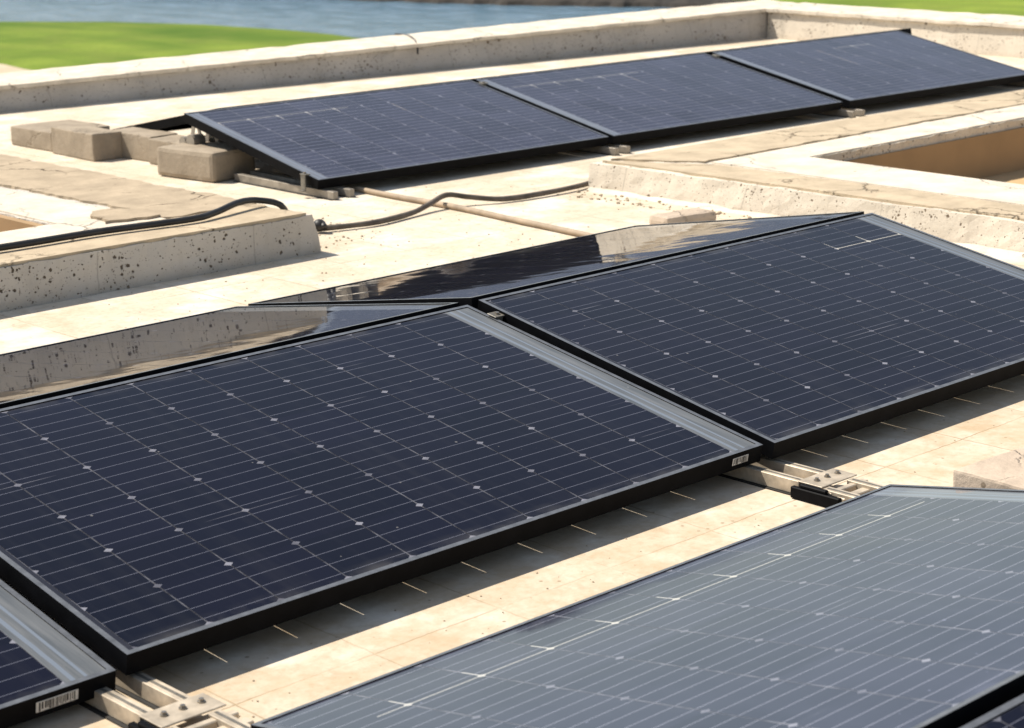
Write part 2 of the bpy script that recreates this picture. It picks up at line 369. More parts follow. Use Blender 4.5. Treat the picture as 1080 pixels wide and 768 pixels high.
# ------------------------------------------------------------------ the land far below
def sheet(name, pts, z, mat, thick=None):
    bm = bmesh.new()
    if thick: prism(bm, pts, z-thick, z)
    else: bm.faces.new([bm.verts.new((p[0], p[1], z)) for p in pts])
    if not thick:
        bmesh.ops.recalc_face_normals(bm, faces=bm.faces[:])
        for f in bm.faces:
            if f.normal.z < 0: f.normal_flip()
    return structure(link_mesh(name, bm, mat))
def grass_mat():
    mt, nt, p = new_mat('mown_grass'); b = NB(nt); c = b.pos()
    big = b.noise(c, .11, 6, .62); mid = b.noise(c, .5, 5, .6); fine = b.noise(c, 6, 3)
    col = b.mix(b.ramp(big, .35, .65), (.085, .145, .020), (.22, .285, .042))
    st = b.noise(b.mapping(c, (.35, .05, 1), rot=(0,0,.75)), 1.0, 3)
    col = b.mix(b.m('MULTIPLY', b.ramp(st, .42, .62), .6), col, (.07, .135, .016))
    col = b.mix(b.m('MULTIPLY', b.ramp(mid, .45, .70), .6), col, (.16, .19, .04))
    col = b.mix(b.m('MULTIPLY', b.ramp(fine, .5, .8), .4), col, (.05, .10, .01))
    b.put(p.inputs['Base Color'], col); p.inputs['Roughness'].default_value = .95; p.inputs['Specular IOR Level'].default_value = .1
    return mt
def sand_mat():
    return simple('pale_sand', (.52, .42, .29), .95, 0, .15, .4, .2)
def water_mat():
    mt, nt, p = new_mat('pond_water'); b = NB(nt); c = b.pos()
    w1 = b.noise(b.mapping(c, (1.0, .6, 1), rot=(0,0,.6)), 1.6, 5, .6)
    b.put(p.inputs['Base Color'], b.mix(b.ramp(b.noise(b.mapping(c, (1, .45, 1), rot=(0,0,.7)), .9, 4, .6), .38, .66), (.07, .145, .20), (.165, .255, .34)))
    p.inputs['Roughness'].default_value = .12; p.inputs['IOR'].default_value = 1.33
    b.put(p.inputs['Normal'], b.bump(w1, .9, .45))
    return mt
def bank_mat(): return simple('dark_bank_stones', (.030, .025, .020), .95, 0, .7, 1.5, .6)
M['grass'], M['sand'], M['water'], M['bank'] = grass_mat(), sand_mat(), water_mat(), bank_mat()
sheet('ground', [(-3500,-3500),(3500,-3500),(3500,3500),(-3500,3500)], -7.4, M['sand'])
sheet('pond', [(40,30),(62,40),(70,50),(78,60),(79,66),(77,74),(75,95),(72,125),(62,170),(40,160),(42,110),(45,90),(45,60)], -7.0, M['water'], .3)
# the near green: gently domed lawn tongue with a rounded shore
shore = [(49.3,90.8),(52.6,85.8),(54.9,80.0),(55.6,74.8),(55.3,70.0),(54.4,65.0),(48.5,57),(43,50),(38.5,52),(36.8,58),(36.6,64),(37.2,68),(37.6,70.6),(35,77),(30,86),(27,98),(33,104),(42,100)]
bm = bmesh.new()
ctr = Vector((44, 76, 0)); rings = []
for k in range(7):
    s = 1-k/7
    rings.append([bm.verts.new((ctr.x+(p[0]-ctr.x)*s, ctr.y+(p[1]-ctr.y)*s, -6.97+.20*(1-s*s)+.05*noise.noise(Vector((p[0]*.2, p[1]*.2, s*3))) - (.10 if k == 0 else 0))) for p in shore])
top = bm.verts.new((ctr.x, ctr.y, -6.74))
for a, c in zip(rings, rings[1:]):
    for i in range(len(shore)):
        j = (i+1) % len(shore); bm.faces.new((a[i], a[j], c[j], c[i]))
for i in range(len(shore)): bm.faces.new((rings[-1][i], rings[-1][(i+1)%len(shore)], top))
bmesh.ops.recalc_face_normals(bm, faces=bm.faces[:])
structure(link_mesh('lawn', bm, M['grass'], smooth=True))
sheet('sand_bunker', [(12,30),(43,46),(40,53),(38.2,60),(38.2,68),(38.6,72),(36,78),(31,87),(28,100),(5,110)], -7.0, M['sand'], .4)
# far bank (dark edging) and the far lawn behind it
bl = [(50,190),(57,160),(62,125),(66.5,97),(69.2,85.2),(70.6,79.5),(72.2,74.6),(74.3,70.2),(76.2,65.8),(76.0,62.5),(73.5,58),(68,52),(60,44),(50,36)]
bm = bmesh.new()
P3 = []
for i in range(len(bl)-1):
    for k in range(12):
        t = k/12; x = bl[i][0]+(bl[i+1][0]-bl[i][0])*t; y = bl[i][1]+(bl[i+1][1]-bl[i][1])*t
        w = noise.noise(Vector((x*.9, y*.9, 0)))
        P3.append((x+.5*w, y+.3*w))
prev = None
for (x, y) in P3:
    h = .35+.22*noise.noise(Vector((x*1.7, y*1.7, 5)))
    row = [bm.verts.new((x-.4, y-.2, -7.2)), bm.verts.new((x, y, -6.92+h*.4)), bm.verts.new((x+.9, y+.5, -6.62+h*.3)), bm.verts.new((x+2.2, y+1.2, -6.8))]
    if prev:
        for k in range(3): bm.faces.new((prev[k], row[k], row[k+1], prev[k+1]))
    prev = row
bmesh.ops.recalc_face_normals(bm, faces=bm.faces[:])
structure(link_mesh('pond_bank', bm, M['bank']))
sheet('far_lawn', [(x+1.0, y+.5) for x, y in bl]+[(60,20),(300,-300),(420,-300),(430,60),(330,330),(60,420),(10,330)], -6.60, M['grass'], .6)  # lawn cut short so unseen bright sand beyond lightens the panel reflections

# ------------------------------------------------------------------ the building
Z0 = -0.08
FA = (-4.0, 7.76); FB = (8.02, 6.56)                # inner foot line of the far parapet
fd = Vector((FB[0]-FA[0], FB[1]-FA[1], 0)).normalized(); fn = Vector((-fd.y, fd.x, 0))
RB = (7.62, -6.0)                                   # other end of the right parapet's foot line
bt = thing('building', 'flat roofed cream building carrying all the solar panels on its pale roof', 'building', (1.5, 1, -7.4))
def par_bm(bm, t=None): bm.transform(Matrix.Translation((-1.5, -1, 7.4))); return bm
bm = bmesh.new(); es = []
for loop in ([(-5,-6.3),(8.3,-6.3),(8.6,7.0),(-5,8.2)], [(-2.03,3.24),(.215,3.24),(.215,4.05),(-2.03,4.05)], [(3.10,.66),(6.14,.66),(6.14,2.40),(3.14,2.40)]):
    vs = [bm.verts.new((*p, Z0)) for p in loop]
    es += [bm.edges.new((vs[i], vs[(i+1) % len(vs)])) for i in range(len(vs))]
rr = bmesh.ops.triangle_fill(bm, edges=es, use_beauty=True, use_dissolve=False)
bmesh.ops.recalc_face_normals(bm, faces=bm.faces[:])
for f in bm.faces:
    if f.normal.z < 0: f.normal_flip()
ext = bmesh.ops.extrude_face_region(bm, geom=bm.faces[:])
for v in [x for x in ext['geom'] if isinstance(x, bmesh.types.BMVert)]: v.co.z = -.30
bmesh.ops.recalc_face_normals(bm, faces=bm.faces[:])
link_mesh('roof_deck', par_bm(bm), M['roof'], bt)
bm = bmesh.new(); prism(bm, [(-4.95,-6.25),(8.25,-6.25),(8.55,6.95),(-4.95,8.15)], -7.5, -.302)
link_mesh('outer_wall', par_bm(bm), M['facade'], bt)

def wall_strip(A, B, nrm, w, zt0, zt1, base=Z0, over=.0):
    """solid wall from A to B, inner foot on AB, thickness along nrm, cap top sloping zt0 -> zt1"""
    bm = bmesh.new(); A, B = Vector((*A, 0)), Vector((*B, 0))
    vs = []
    for P, zt in ((A, zt0), (B, zt1)):
        vs.append([bm.verts.new(P+Vector((0,0,base-.01))), bm.verts.new(P+nrm*w+Vector((0,0,base-.01))), bm.verts.new(P+nrm*w+Vector((0,0,zt+.015))), bm.verts.new(P+nrm*.02+Vector((0,0,zt)))])
    for k in range(4): bm.faces.new((vs[0][k], vs[0][(k+1)%4], vs[1][(k+1)%4], vs[1][k]))
    bm.faces.new(vs[0]); bm.faces.new(vs[1][::-1])
    bmesh.ops.recalc_face_normals(bm, faces=bm.faces[:])
    return bm
pw = thing('parapet_wall', 'long low grey concrete parapet between the roof and the pond, behind the far panels', 'parapet wall', (FA[0], FA[1], Z0))
def local(bm, o): bm.transform(Matrix.Translation(-Vector(o.location))); return bm
bm = wall_strip(FA, (FB[0]+.40, FB[1]-.04), fn, .40, -.028, .110)
rough_up(bm, .009, 9, .07)
link_mesh('wall_body', local(bm, pw), M['conc_far'], pw)
bm = wall_strip((FA[0], FA[1]), (FB[0]+.40, FB[1]-.04), fn, .42, -.028, .110)
bm.clear()
A0 = Vector((*FA, 0)); B0 = Vector((FB[0]+.42, FB[1]-.042, 0))
q = [(A0-fn*.004, -.026), (B0-fn*.004, .113), (B0+fn*.43, .130), (A0+fn*.43, -.009)]
lo = [bm.verts.new(p+Vector((0,0,z))) for p, z in q]; hi = [bm.verts.new(p+Vector((0,0,z+.022))) for p, z in q]
bm.faces.new(hi); bm.faces.new(lo[::-1])
for i in range(4): bm.faces.new((lo[i], lo[(i+1)%4], hi[(i+1)%4], hi[i]))
rough_up(bm, .006, 9, .08)
link_mesh('coping', local(bm, pw), M['plaster'], pw)

pr = thing('parapet_wall', 'sunlit cream parapet on the right edge of the roof, in front of the far lawn', 'parapet wall', (FB[0], FB[1], Z0))
rd = (Vector((*RB, 0))-Vector((*FB, 0))).normalized(); rn_ = Vector((-rd.y, rd.x, 0))
RA = Vector((*FB, 0))+rd*.012
bm = wall_strip((RA.x, RA.y), RB, rn_, .36, .105, .10)
rough_up(bm, .005, 6, .09)
link_mesh('wall_body', local(bm, pr), M['curb_r'], pr)
bm = bmesh.new()
q = [(RA-rn_*.004-rd*.0, .108), (RA+rn_*.40-rd*.0, .126), (Vector((*RB,0))+rn_*.40, .120), (Vector((*RB,0))-rn_*.004, .103)]
lo = [bm.verts.new(p+Vector((0,0,z))) for p, z in q]; hi = [bm.verts.new(p+Vector((0,0,z+.022))) for p, z in q]
bm.faces.new(hi); bm.faces.new(lo[::-1])
for i in range(4): bm.faces.new((lo[i], lo[(i+1)%4], hi[(i+1)%4], hi[i]))
bmesh.ops.recalc_face_normals(bm, faces=bm.faces[:])
rough_up(bm, .006, 9, .08)
link_mesh('coping', local(bm, pr), M['plaster'], pr)

# ------------------------------------------------------------------ roof opening curbs
def ring(bm, outer, inner, z0, z1):
    """rectangular curb: outer/inner = four corners in the same order"""
    for i in range(4):
        j = (i+1) % 4
        a, c, d, e = outer[i], outer[j], inner[j], inner[i]
        lo = [bm.verts.new((*p, z0)) for p in (a, c, d, e)]; hi = [bm.verts.new((*p, z1)) for p in (a, c, d, e)]
        bm.faces.new(hi); bm.faces.new(lo[::-1]); bm.faces.new((lo[0], lo[1], hi[1], hi[0])); bm.faces.new((lo[2], lo[3], hi[3], hi[2]))
    bmesh.ops.remove_doubles(bm, verts=bm.verts[:], dist=1e-4)
    bmesh.ops.recalc_face_normals(bm, faces=bm.faces[:])
def ragged(bm, pts, z0, z1, amp, seed, keep=()):
    """thin mortar patch whose edges wander; sides listed in keep stay straight"""
    out = []; n = len(pts)
    for i in range(n):
        a, c = Vector((*pts[i], 0)), Vector((*pts[(i+1)%n], 0)); L = (c-a).length; k = max(2, int(L/.018)); nr = Vector((-(c-a).y, (c-a).x, 0)).normalized()
        for t in range(k):
            p = a+(c-a)*(t/k)
            if i not in keep:
                p = p+nr*amp*(noise.noise(Vector((p.x*6, p.y*6, seed)))+.5*noise.noise(Vector((p.x*21, p.y*21, seed))))*min(1, t/2)
            out.append((p.x, p.y))
    prism(bm, out, z0, z1)
ZL = .058
cl = thing('roof_opening_curb', 'low pitted concrete curb round a brown opening, with cracked grout, left of the panels', 'roof curb', (-.5, 2.76, Z0))
oL = [(-2.4,2.752),(.905,2.752),(.905,4.86),(-2.4,4.86)]; iL = [(-2.0,3.27),(.185,3.27),(.185,4.02),(-2.0,4.02)]
bm = bmesh.new(); ring(bm, oL, iL, Z0-.01, ZL)
for v in bm.verts:                                    # battered right end: wider at the foot
    if v.co.x > .9 and v.co.z < 0: v.co.x += .035
rough_up(bm, .0052, 13, .045)
link_mesh('curb_body', local(bm, cl), M['curb_l'], cl)
bm = bmesh.new(); ragged(bm, [(-2.36,2.757),(.88,2.757),(.88,3.03),(-2.36,3.03)], ZL-.005, ZL+.010, .03, 3, keep=(0,)); link_mesh('mortar_strip', local(bm, cl), M['mortar'], cl)
bm = bmesh.new(); ragged(bm, [(.52,3.05),(.885,3.05),(.885,4.84),(.46,4.84)], ZL-.005, ZL+.0095, .03, 9); link_mesh('grout_strip', local(bm, cl), M['mortar2'], cl)
bm = bmesh.new(); ragged(bm, [(-2.3,4.12),(.44,4.12),(.44,4.84),(-2.3,4.84)], ZL-.005, ZL+.009, .03, 12); link_mesh('grout_strip', local(bm, cl), M['mortar2'], cl)
bm = bmesh.new(); ragged(bm, [(.30,3.12),(.50,3.09),(.54,3.22),(.46,3.32),(.36,3.30)], ZL-.005, ZL+.016, .04, 19); link_mesh('mortar_patch', local(bm, cl), M['mortar2'], cl)
bm = bmesh.new(); prism(bm, [(-2.38,3.05),(.5,3.05),(.44,4.10),(.195,4.10),(.195,3.262),(-2.38,3.262)], ZL-.004, ZL+.006); link_mesh('plaster_top', local(bm, cl), M['plaster'], cl)
bm = bmesh.new(); ring(bm, iL, [(-1.97,3.30),(.155,3.30),(.155,3.99),(-1.97,3.99)], -.17, ZL-.006)
box(bm, -1.98, .165, 3.29, 4.0, -.2, -.165); link_mesh('pit_lining', local(bm, cl), M['pit'], cl)

ZR = .030
crb = thing('roof_opening_curb', 'wide cream plastered curb round a brown sunken opening at the right edge of the photo', 'roof curb', (3, 2, Z0))
oR = [(2.525,.2),(6.6,.2),(6.6,2.96),(2.505,2.96)]; iR = [(3.14,.7),(6.1,.7),(6.1,2.36),(3.19,2.36)]
bm = bmesh.new(); ring(bm, oR, iR, Z0-.01, ZR)
for v in bm.verts:
    if v.co.x < 2.6 and v.co.z < 0: v.co.x -= .02
rough_up(bm, .0055, 13, .045)
link_mesh('curb_body', local(bm, crb), M['curb_r'], crb)
bm = bmesh.new(); ragged(bm, [(2.545,.22),(2.76,.22),(2.77,2.50),(2.545,2.93)], ZR-.005, ZR+.0085, .012, 4, keep=(3,)); link_mesh('mortar_strip', local(bm, crb), M['mortar'], crb)
bm = bmesh.new(); ragged(bm, [(2.60,2.935),(2.80,2.60),(6.55,2.66),(6.55,2.935)], ZR-.005, ZR+.0088, .025, 8, keep=(2,3)); link_mesh('mortar_strip', local(bm, crb), M['mortar'], crb)
bm = bmesh.new(); prism(bm, [(2.785,.22),(3.13,.22),(3.182,2.368),(6.5,2.368),(6.5,2.64),(2.82,2.58)], ZR-.004, ZR+.006); link_mesh('plaster_top', local(bm, crb), M['plaster'], crb)
bm = bmesh.new(); ring(bm, iR, [(3.152,.712),(6.088,.712),(6.088,2.348),(3.202,2.348)], -.21, ZR-.038)
link_mesh('pit_lining', local(bm, crb), M['pit'], crb)
bm = bmesh.new(); box(bm, 3.16, 6.09, .71, 2.35, -.24, -.205); link_mesh('pit_floor', local(bm, crb), M['pitfloor'], crb)
# low fillet of screed where the curb meets the roof
bm = bmesh.new(); pts = []
prev = None
for k in range(60):
    y = .3+(2.95-.3)*k/59; w = .045+.03*noise.noise(Vector((y*5, 1, 0))); h = .028+.012*noise.noise(Vector((y*8, 4, 0)))
    xe = 2.505+(2.96-y)*.0072
    row = [bm.verts.new((xe+.01, y, Z0+h)), bm.verts.new((xe-w*.4, y, Z0+h*.45)), bm.verts.new((xe-w, y, Z0-.003))]
    if prev:
        for j in range(2): bm.faces.new((prev[j], prev[j+1], row[j+1], row[j]))
    prev = row
bmesh.ops.recalc_face_normals(bm, faces=bm.faces[:])
for f in bm.faces:
    if f.normal.z < 0: f.normal_flip()
link_mesh('screed_fillet', local(bm, crb), M['plaster'], crb)

# loose grit and crumbs of mortar lying on the roof (uncountable)
bm = bmesh.new(); rg_ = random.Random(11)
def crumb(x, y, r):
    mt = Matrix.Translation((x, y, Z0+r*.35)) @ Matrix.Rotation(rg_.random()*6, 4, 'Z') @ Matrix.Diagonal((1, .6+.4*rg_.random(), .45+.3*rg_.random(), 1))
    q = bmesh.ops.create_icosphere(bm, subdivisions=1, radius=r, matrix=mt)
    for v in q['verts']: v.co += noise.noise_vector(v.co*300)*r*.35
for _ in range(170):      # along the foot of the right curb
    y = rg_.uniform(1.3, 3.05); crumb(2.47-abs(rg_.gauss(0, .09))+(2.96-y)*.0072, y, rg_.choice((.003,.004,.006,.009)))
for _ in range(120):      # in the lane between the panel rows
    crumb(rg_.uniform(-1.7, 1.9), rg_.uniform(-.30, .02), rg_.choice((.0012,.0018,.0025)))
for _ in range(160):      # scattered over the open roof
    crumb(rg_.uniform(-.3, 2.4), rg_.uniform(2.0, 3.6), rg_.choice((.002,.003,.004)))
for _ in range(60): crumb(rg_.uniform(.98, 1.35), rg_.uniform(2.8, 3.3), rg_.choice((.003,.004,.006)))
go = link_mesh('roof_grit', bm, M['mortar2']); go['kind'] = 'stuff'; tag(go, 'loose sandy grit and mortar crumbs scattered over the pale roof', 'grit')

# ------------------------------------------------------------------ solar panels
def panel_meshes(BOW, gm='pv'):
    hx, hy = PL/2, PW/2; D = .040
    bm = bmesh.new()                       # frame: four mitred bars with an inward bottom flange
    def bar(o0, o1, i0, i1, z0, z1, mtop):
        lo = [bm.verts.new((*p, z0)) for p in (o0, o1, i1, i0)]; hi = [bm.verts.new((*p, z1)) for p in (o0, o1, i1, i0)]
        f = bm.faces.new(hi); f.material_index = mtop
        bm.faces.new(lo[::-1])
        for k in range(4): bm.faces.new((lo[k], lo[(k+1)%4], hi[(k+1)%4], hi[k]))
    def rim(w, z0, z1, mtop):
        o = [(-hx,-hy),(hx,-hy),(hx,hy),(-hx,hy)]; i = [(-hx+w,-hy+w),(hx-w,-hy+w),(hx-w,hy-w),(-hx+w,hy-w)]
        for k in range(4): bar(o[k], o[(k+1)%4], i[k], i[(k+1)%4], z0, z1, mtop)
    rim(FR, -D+.0022, 0, 1); rim(.034, -D, -D+.002, 0)
    bmesh.ops.recalc_face_normals(bm, faces=bm.faces[:])
    fr = bpy.data.meshes.new('panel_frame'); bm.to_mesh(fr); bm.free()
    fr.materials.append(M['frame']); fr.materials.append(M['frametop'])
    bm = bmesh.new(); g = FR-.001
    NX, NY = 34, 22
    def gz(i, j): return (1-(2*i/NX-1)**2)*(1-(2*j/NY-1)**2)*BOW
    for base, mi in ((-.0020, 0), (-.0065, 1)):
        vs = [[bm.verts.new((-hx+g+(2*hx-2*g)*i/NX, -hy+g+(2*hy-2*g)*j/NY, base+gz(i, j))) for i in range(NX+1)] for j in range(NY+1)]
        for j in range(NY):
            for i in range(NX):
                q = (vs[j][i], vs[j][i+1], vs[j+1][i+1], vs[j+1][i])
                f = bm.faces.new(q if mi == 0 else q[::-1]); f.material_index = mi; f.smooth = True
    gl = bpy.data.meshes.new('cell_glass'); bm.to_mesh(gl); bm.free()
    gl.materials.append(M[gm]); gl.materials.append(M['pvb'])
    bm = bmesh.new(); box(bm, -.06, .06, -.05, .05, -.022, -.0072, 0, .004)
    jb = bpy.data.meshes.new('junction_box'); bm.to_mesh(jb); bm.free(); jb.materials.append(M['black'])
    return fr, gl, jb
FRM, GLS, JBX = panel_meshes(.0030)
GLS_FLAT = panel_meshes(.0008, 'pv_old')[1]; GLS_OLD = panel_meshes(-.0022, 'pv_old')[1]; GLS_FAR = panel_meshes(.0020, 'pv_far')[1]
def solar_panel(label, corner, tilt, yaw=0.0, back=False, flip=False, group='black framed solar panels on the roof', glint=(0, 1, 0), glass=None, dusty=.002):  # dusty: film amount, raised on pale panels to imitate sky reflection
    """corner = world position of the top-surface left end of the LOW edge (front) or of the RIDGE edge (back)"""
    T = Matrix.Translation(corner) @ Matrix.Rotation(yaw, 4, 'Z') @ Matrix.Rotation(-tilt if back else tilt, 4, 'X') @ Matrix.Translation((PL/2, PW/2, 0))
    if flip: T = T @ Matrix.Rotation(math.pi, 4, 'Z')
    e = thing('solar_panel', label, 'solar panel', group=group); e.matrix_world = T
    for nm, me, dz in (('frame', FRM, None), ('cell_glass', glass or GLS, None), ('junction_box', JBX, (PL/2-.22, 0, 0))):
        o = bpy.data.objects.new(nm, me); COL.objects.link(o); o.parent = e
        if dz: o.location = dz
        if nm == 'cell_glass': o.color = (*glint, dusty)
    return e
TA, TB, T3, TF = .1725, .1824, .193, .186
WA = PW*math.cos(TA); HA = PW*math.sin(TA)
g = .0231
pA = solar_panel('large dark solar panel in the centre, white smudged label at its right end', (-PL, -.004, 0), TA)
pB = solar_panel('dark solar panel right of the centre one, far corner against the cream curb', (g, -.0186, .0017), TB, glint=(5/6, .80, 1.0), dusty=.006)
pC = solar_panel('solar panel cut off at the bottom left corner, striped barcode on its edge', (-2*PL-g, -.004, -.0204), TA)
rg = .032
pAb = solar_panel('back panel leaning away behind the centre panel, mirroring the grey curb', (-PL, -.004+WA+rg, HA+.001), .164, back=True, glass=GLS_OLD)
pBb = solar_panel('back panel leaning away behind the right middle panel, mirroring black and cream shapes', (g+.004, -.0186+PW*math.cos(TB)+rg, .0017+PW*math.sin(TB)), .1695, back=True, glass=GLS_OLD)
pCb = solar_panel('back panel behind the panel that is cut off at the bottom left corner', (-2*PL-g, -.004+WA+rg, HA-.02), TA, back=True)
yF, zF = -.3448, -.015
WF, HF = PW*math.cos(TF), PW*math.sin(TF)
pF = solar_panel('pale grey panel in the right foreground leaning away from the camera, reflecting the sky', (-PL, yF-WF, zF+HF), TF, back=True, glint=(5/6, .06, .98), glass=GLS_FLAT, dusty=.075)  # thick film here stands in for grazing sky reflection
pG = solar_panel('dark panel of the nearest row, only a sliver showing in the bottom right corner', (-PL, yF-2*WF-.036, zF), TF)
pH = solar_panel('back panel of the nearest row just outside the left of the foreground', (-2*PL-g, yF-WF, zF+HF), TF, back=True)
a3 = -.0264; g3 = .0327; D3 = Vector((1.6137, 3.6236, -.0019)); W3, H3 = PW*math.cos(T3), PW*math.sin(T3)
ex, ey = Vector((math.cos(a3), math.sin(a3), 0)), Vector((-math.sin(a3), math.cos(a3), 0))
lab3 = ['first solar panel of the far row, beside the taupe paver blocks', 'middle solar panel of the far row, between two others', 'last solar panel of the far row, pointing at the right parapet']
lab3b = ['back panel behind the first far panel, only its black end edge showing', 'hidden back panel behind the middle panel of the far row', 'hidden back panel behind the last panel of the far row']
dxs = [0, 0, .03]
for k in range(3):
    solar_panel(lab3[k], D3+ex*(k*(PL+g3)+dxs[k]), T3, a3, flip=True, glint=[(1/6, .55, 1.0), (1/6, .42, .98), (1/6, .30, .48)][k], dusty=.088, glass=GLS_FAR)  # film raised along the far row to imitate reflected sky
    solar_panel(lab3b[k], D3+ex*(k*(PL+g3)+.20)+ey*(W3+.03)+Vector((0,0,H3)), T3, a3, back=True)

# stickers on the black frame edges
def sticker(parent, x0, w, h, zc, bars, rnd):
    bm = bmesh.new(); box(bm, x0, x0+w, -PW/2-.0015, -PW/2-.0004, zc-h/2, zc+h/2, 0, .0004)
    o = link_mesh('barcode_label', bm, M['label'], parent)
    bm = bmesh.new(); rr = random.Random(rnd); x = x0+w*.06
    while x < x0+w*.93:
        t = rr.choice((.0012, .002, .003)); 
        box(bm, x, min(x+t, x0+w*.94), -PW/2-.0021, -PW/2-.0016, zc-h*(.42 if rr.random() < .7 else .25), zc+h*.42)
        x += t+rr.choice((.0014, .0022, .003))
    b2 = link_mesh('printed_bars', bm, M['ink'], o)
    return o
sticker(pA, PL/2-.100, .052, .017, -.0195, 12, 2)
sticker(pC, PL/2-.150, .078, .019, -.0200, 20, 5)

# ------------------------------------------------------------------ mounting rails, joiners, clamps, supports
def rail(label, x, y0, y1, z0=Z0, w=.024, h=.034, yaw=0, mat='alu', group='aluminium mounting rails'):
    e = thing('mounting_rail', label, 'mounting rail', (x, y0, z0), yaw, group)
    L = y1-y0; bm = bmesh.new()
    t = .004
    box(bm, -w/2, w/2, 0, L, .003, h, 0, .0012)
    link_mesh('channel', bm, M[mat], e)
    bm = bmesh.new(); box(bm, -.0032, .0032, .006, L-.006, h-.002, h+.0006); link_mesh('slot', bm, M['dark'], e)
    bm = bmesh.new(); box(bm, -w/2-.008, w/2+.008, .004, L-.004, 0, .0028); link_mesh('rubber_strip', bm, M['black'], e)
    return e
JX = [(.0115, 'at the joint right of the centre panel'), (-PL-.0115, 'at the bottom left joint')]
for jx, where in JX:
    rail('aluminium rail with bright side face, nearer one %s' % where, jx-.040, -.158, 1.2)
    rail('thin aluminium rail, farther one %s' % where, jx+.036, -.140, 1.2)
    rail('rail running under the foreground panel %s, nearer one' % where, jx-.046, -1.6, -.205)
    rail('rail running under the foreground panel %s, farther one' % where, jx+.040, -1.6, -.205)
    # joiner: plate across both rails with three bolts, dark side cheek, two cross bars
    j = thing('rail_joiner', ('bolted aluminium joining plate with a dark end %s' % where), 'rail joiner', (jx, -.185, Z0), 0, 'bolted rail joiners')
    bm = bmesh.new(); box(bm, -.058, .066, -.020, .046, .0345, .0375, 0, .001); box(bm, -.058, .066, .043, .046, .010, .0344, 0)
    link_mesh('plate', bm, M['alu'], j)
    for k in range(3):
        bm = bmesh.new(); cyl(bm, (-.030+.036*k, .016, .0387), .0068, .0022, 14); cyl(bm, (-.030+.036*k, .016, .0420), .0045, .0046, 6)
        link_mesh('bolt', bm, M['steel'], j)
    bm = bmesh.new(); box(bm, -.076, -.063, -.078, .052, .002, .028, 0, .002); box(bm, -.072, -.060, -.040, .030, .0282, .036, 0, .002)
    link_mesh('end_cheek', bm, M['frame'], j)
    bm = bmesh.new(); box(bm, -.060, .072, -.046, -.030, .006, .030, 0, .002); box(bm, -.060, .075, -.082, -.060, .006, .026, 0, .002)
    link_mesh('cross_bar', bm, M['alu'], j)
# far row rails
for k in range(4):
    p = D3+ex*(k*(PL+g3)-g3/2+(dxs[min(k,2)])) if k else D3+ex*.065
    nm = ['left end', 'first joint', 'second joint', 'right end'][k]
    q = p-ey*.17
    L = .80 if k == 0 else 1.5
    rail('dusty aluminium rail under the %s of the far row, nearer one' % nm, q.x-.03, q.y+.1, q.y+L, yaw=a3, mat='alud')
    if k: rail('dusty aluminium rail under the %s of the far row, farther one' % nm, q.x+.045, q.y+.1, q.y+L, yaw=a3, mat='alud')
    else: rail('dusty aluminium rail under the left end of the far row, farther one', q.x+.055, q.y+.1, q.y+L, yaw=a3, mat='alud')

def clamp(label, loc, yaw=0.0, tilt=0.0, group='small panel clamps'):
    e = thing('panel_clamp', label, 'panel clamp', loc, yaw, group); e.rotation_euler = (tilt, 0, yaw)
    bm = bmesh.new(); box(bm, -.019, .019, -.016, .016, .001, .004, 0, .0008); box(bm, -.008, .008, -.014, .014, -.036, .0009, 0)
    link_mesh('clamp_body', bm, M['dark'], e)
    bm = bmesh.new(); cyl(bm, (0, 0, .0065), .0055, .005, 6); link_mesh('bolt', bm, M['steel'], e)
    return e
clamp('small clamp near the ridge between the centre panel and the right panel', (.0115, WA-.10, HA-.0175+.003), 0, TA)
for k, w in ((1, 'first'), (2, 'second')):
    p = D3+ex*(k*(PL+g3)-g3/2)
    clamp('small clamp at the top of the %s joint of the far row' % w, p+ey*(W3-.08)+Vector((0,0,H3-.012)), a3, T3)
# end clamps and ridge support at the open left end of the far row
e = thing('end_clamp', 'small metal end clamp on the low left corner of the far row', 'panel clamp', D3-ex*.012+ey*.07+Vector((0,0,.0)), a3)
bm = bmesh.new(); box(bm, -.014, .012, -.02, .02, .016, .020, 0, .0008); box(bm, -.014, -.009, -.014, .014, -.050, .0159); box(bm, -.026, -.0142, -.014, .014, -.050, -.046)
link_mesh('clamp_body', bm, M['dark'], e)
bm = bmesh.new(); cyl(bm, (-.003, 0, .024), .006, .008, 6); link_mesh('bolt', bm, M['steel'], e)
e = thing('ridge_support', 'grey metal bracket holding up the open left end of the far ridge', 'support bracket', D3+ex*.085+ey*(W3+.0)+Vector((0,0,Z0-D3.z)), a3)
bm = bmesh.new()
for sx in (-.03, .05):
    for s in (-1, 1):
        vs = [bm.verts.new((sx+dx, s*y, z)) for dx in (0, .004) for y, z in ((.10, .002), (.055, .002), (.008, .205), (.028, .205))]
        bm.faces.new(vs[:4]); bm.faces.new(vs[4:][::-1])
        for k in range(4): bm.faces.new((vs[k], vs[(k+1)%4], vs[4+(k+1)%4], vs[4+k]))
bmesh.ops.recalc_face_normals(bm, faces=bm.faces[:])
box(bm, -.03, .054, -.03, .03, .2055, .212); box(bm, -.04, .064, -.11, .11, -.0, .0018)
link_mesh('bracket', bm, M['alud'], e)
bm = bmesh.new(); cyl(bm, (-.045, -.02, .14), .032, .06, 18, axis='X'); cyl(bm, (-.045, .05, .13), .026, .05, 18, axis='X'); link_mesh('cable_coil', bm, M['alud'], e)
e = thing('ridge_support', 'small metal bracket under the ridge joint of the middle row', 'support bracket', (.0115, WA+.012, Z0))
bm = bmesh.new()
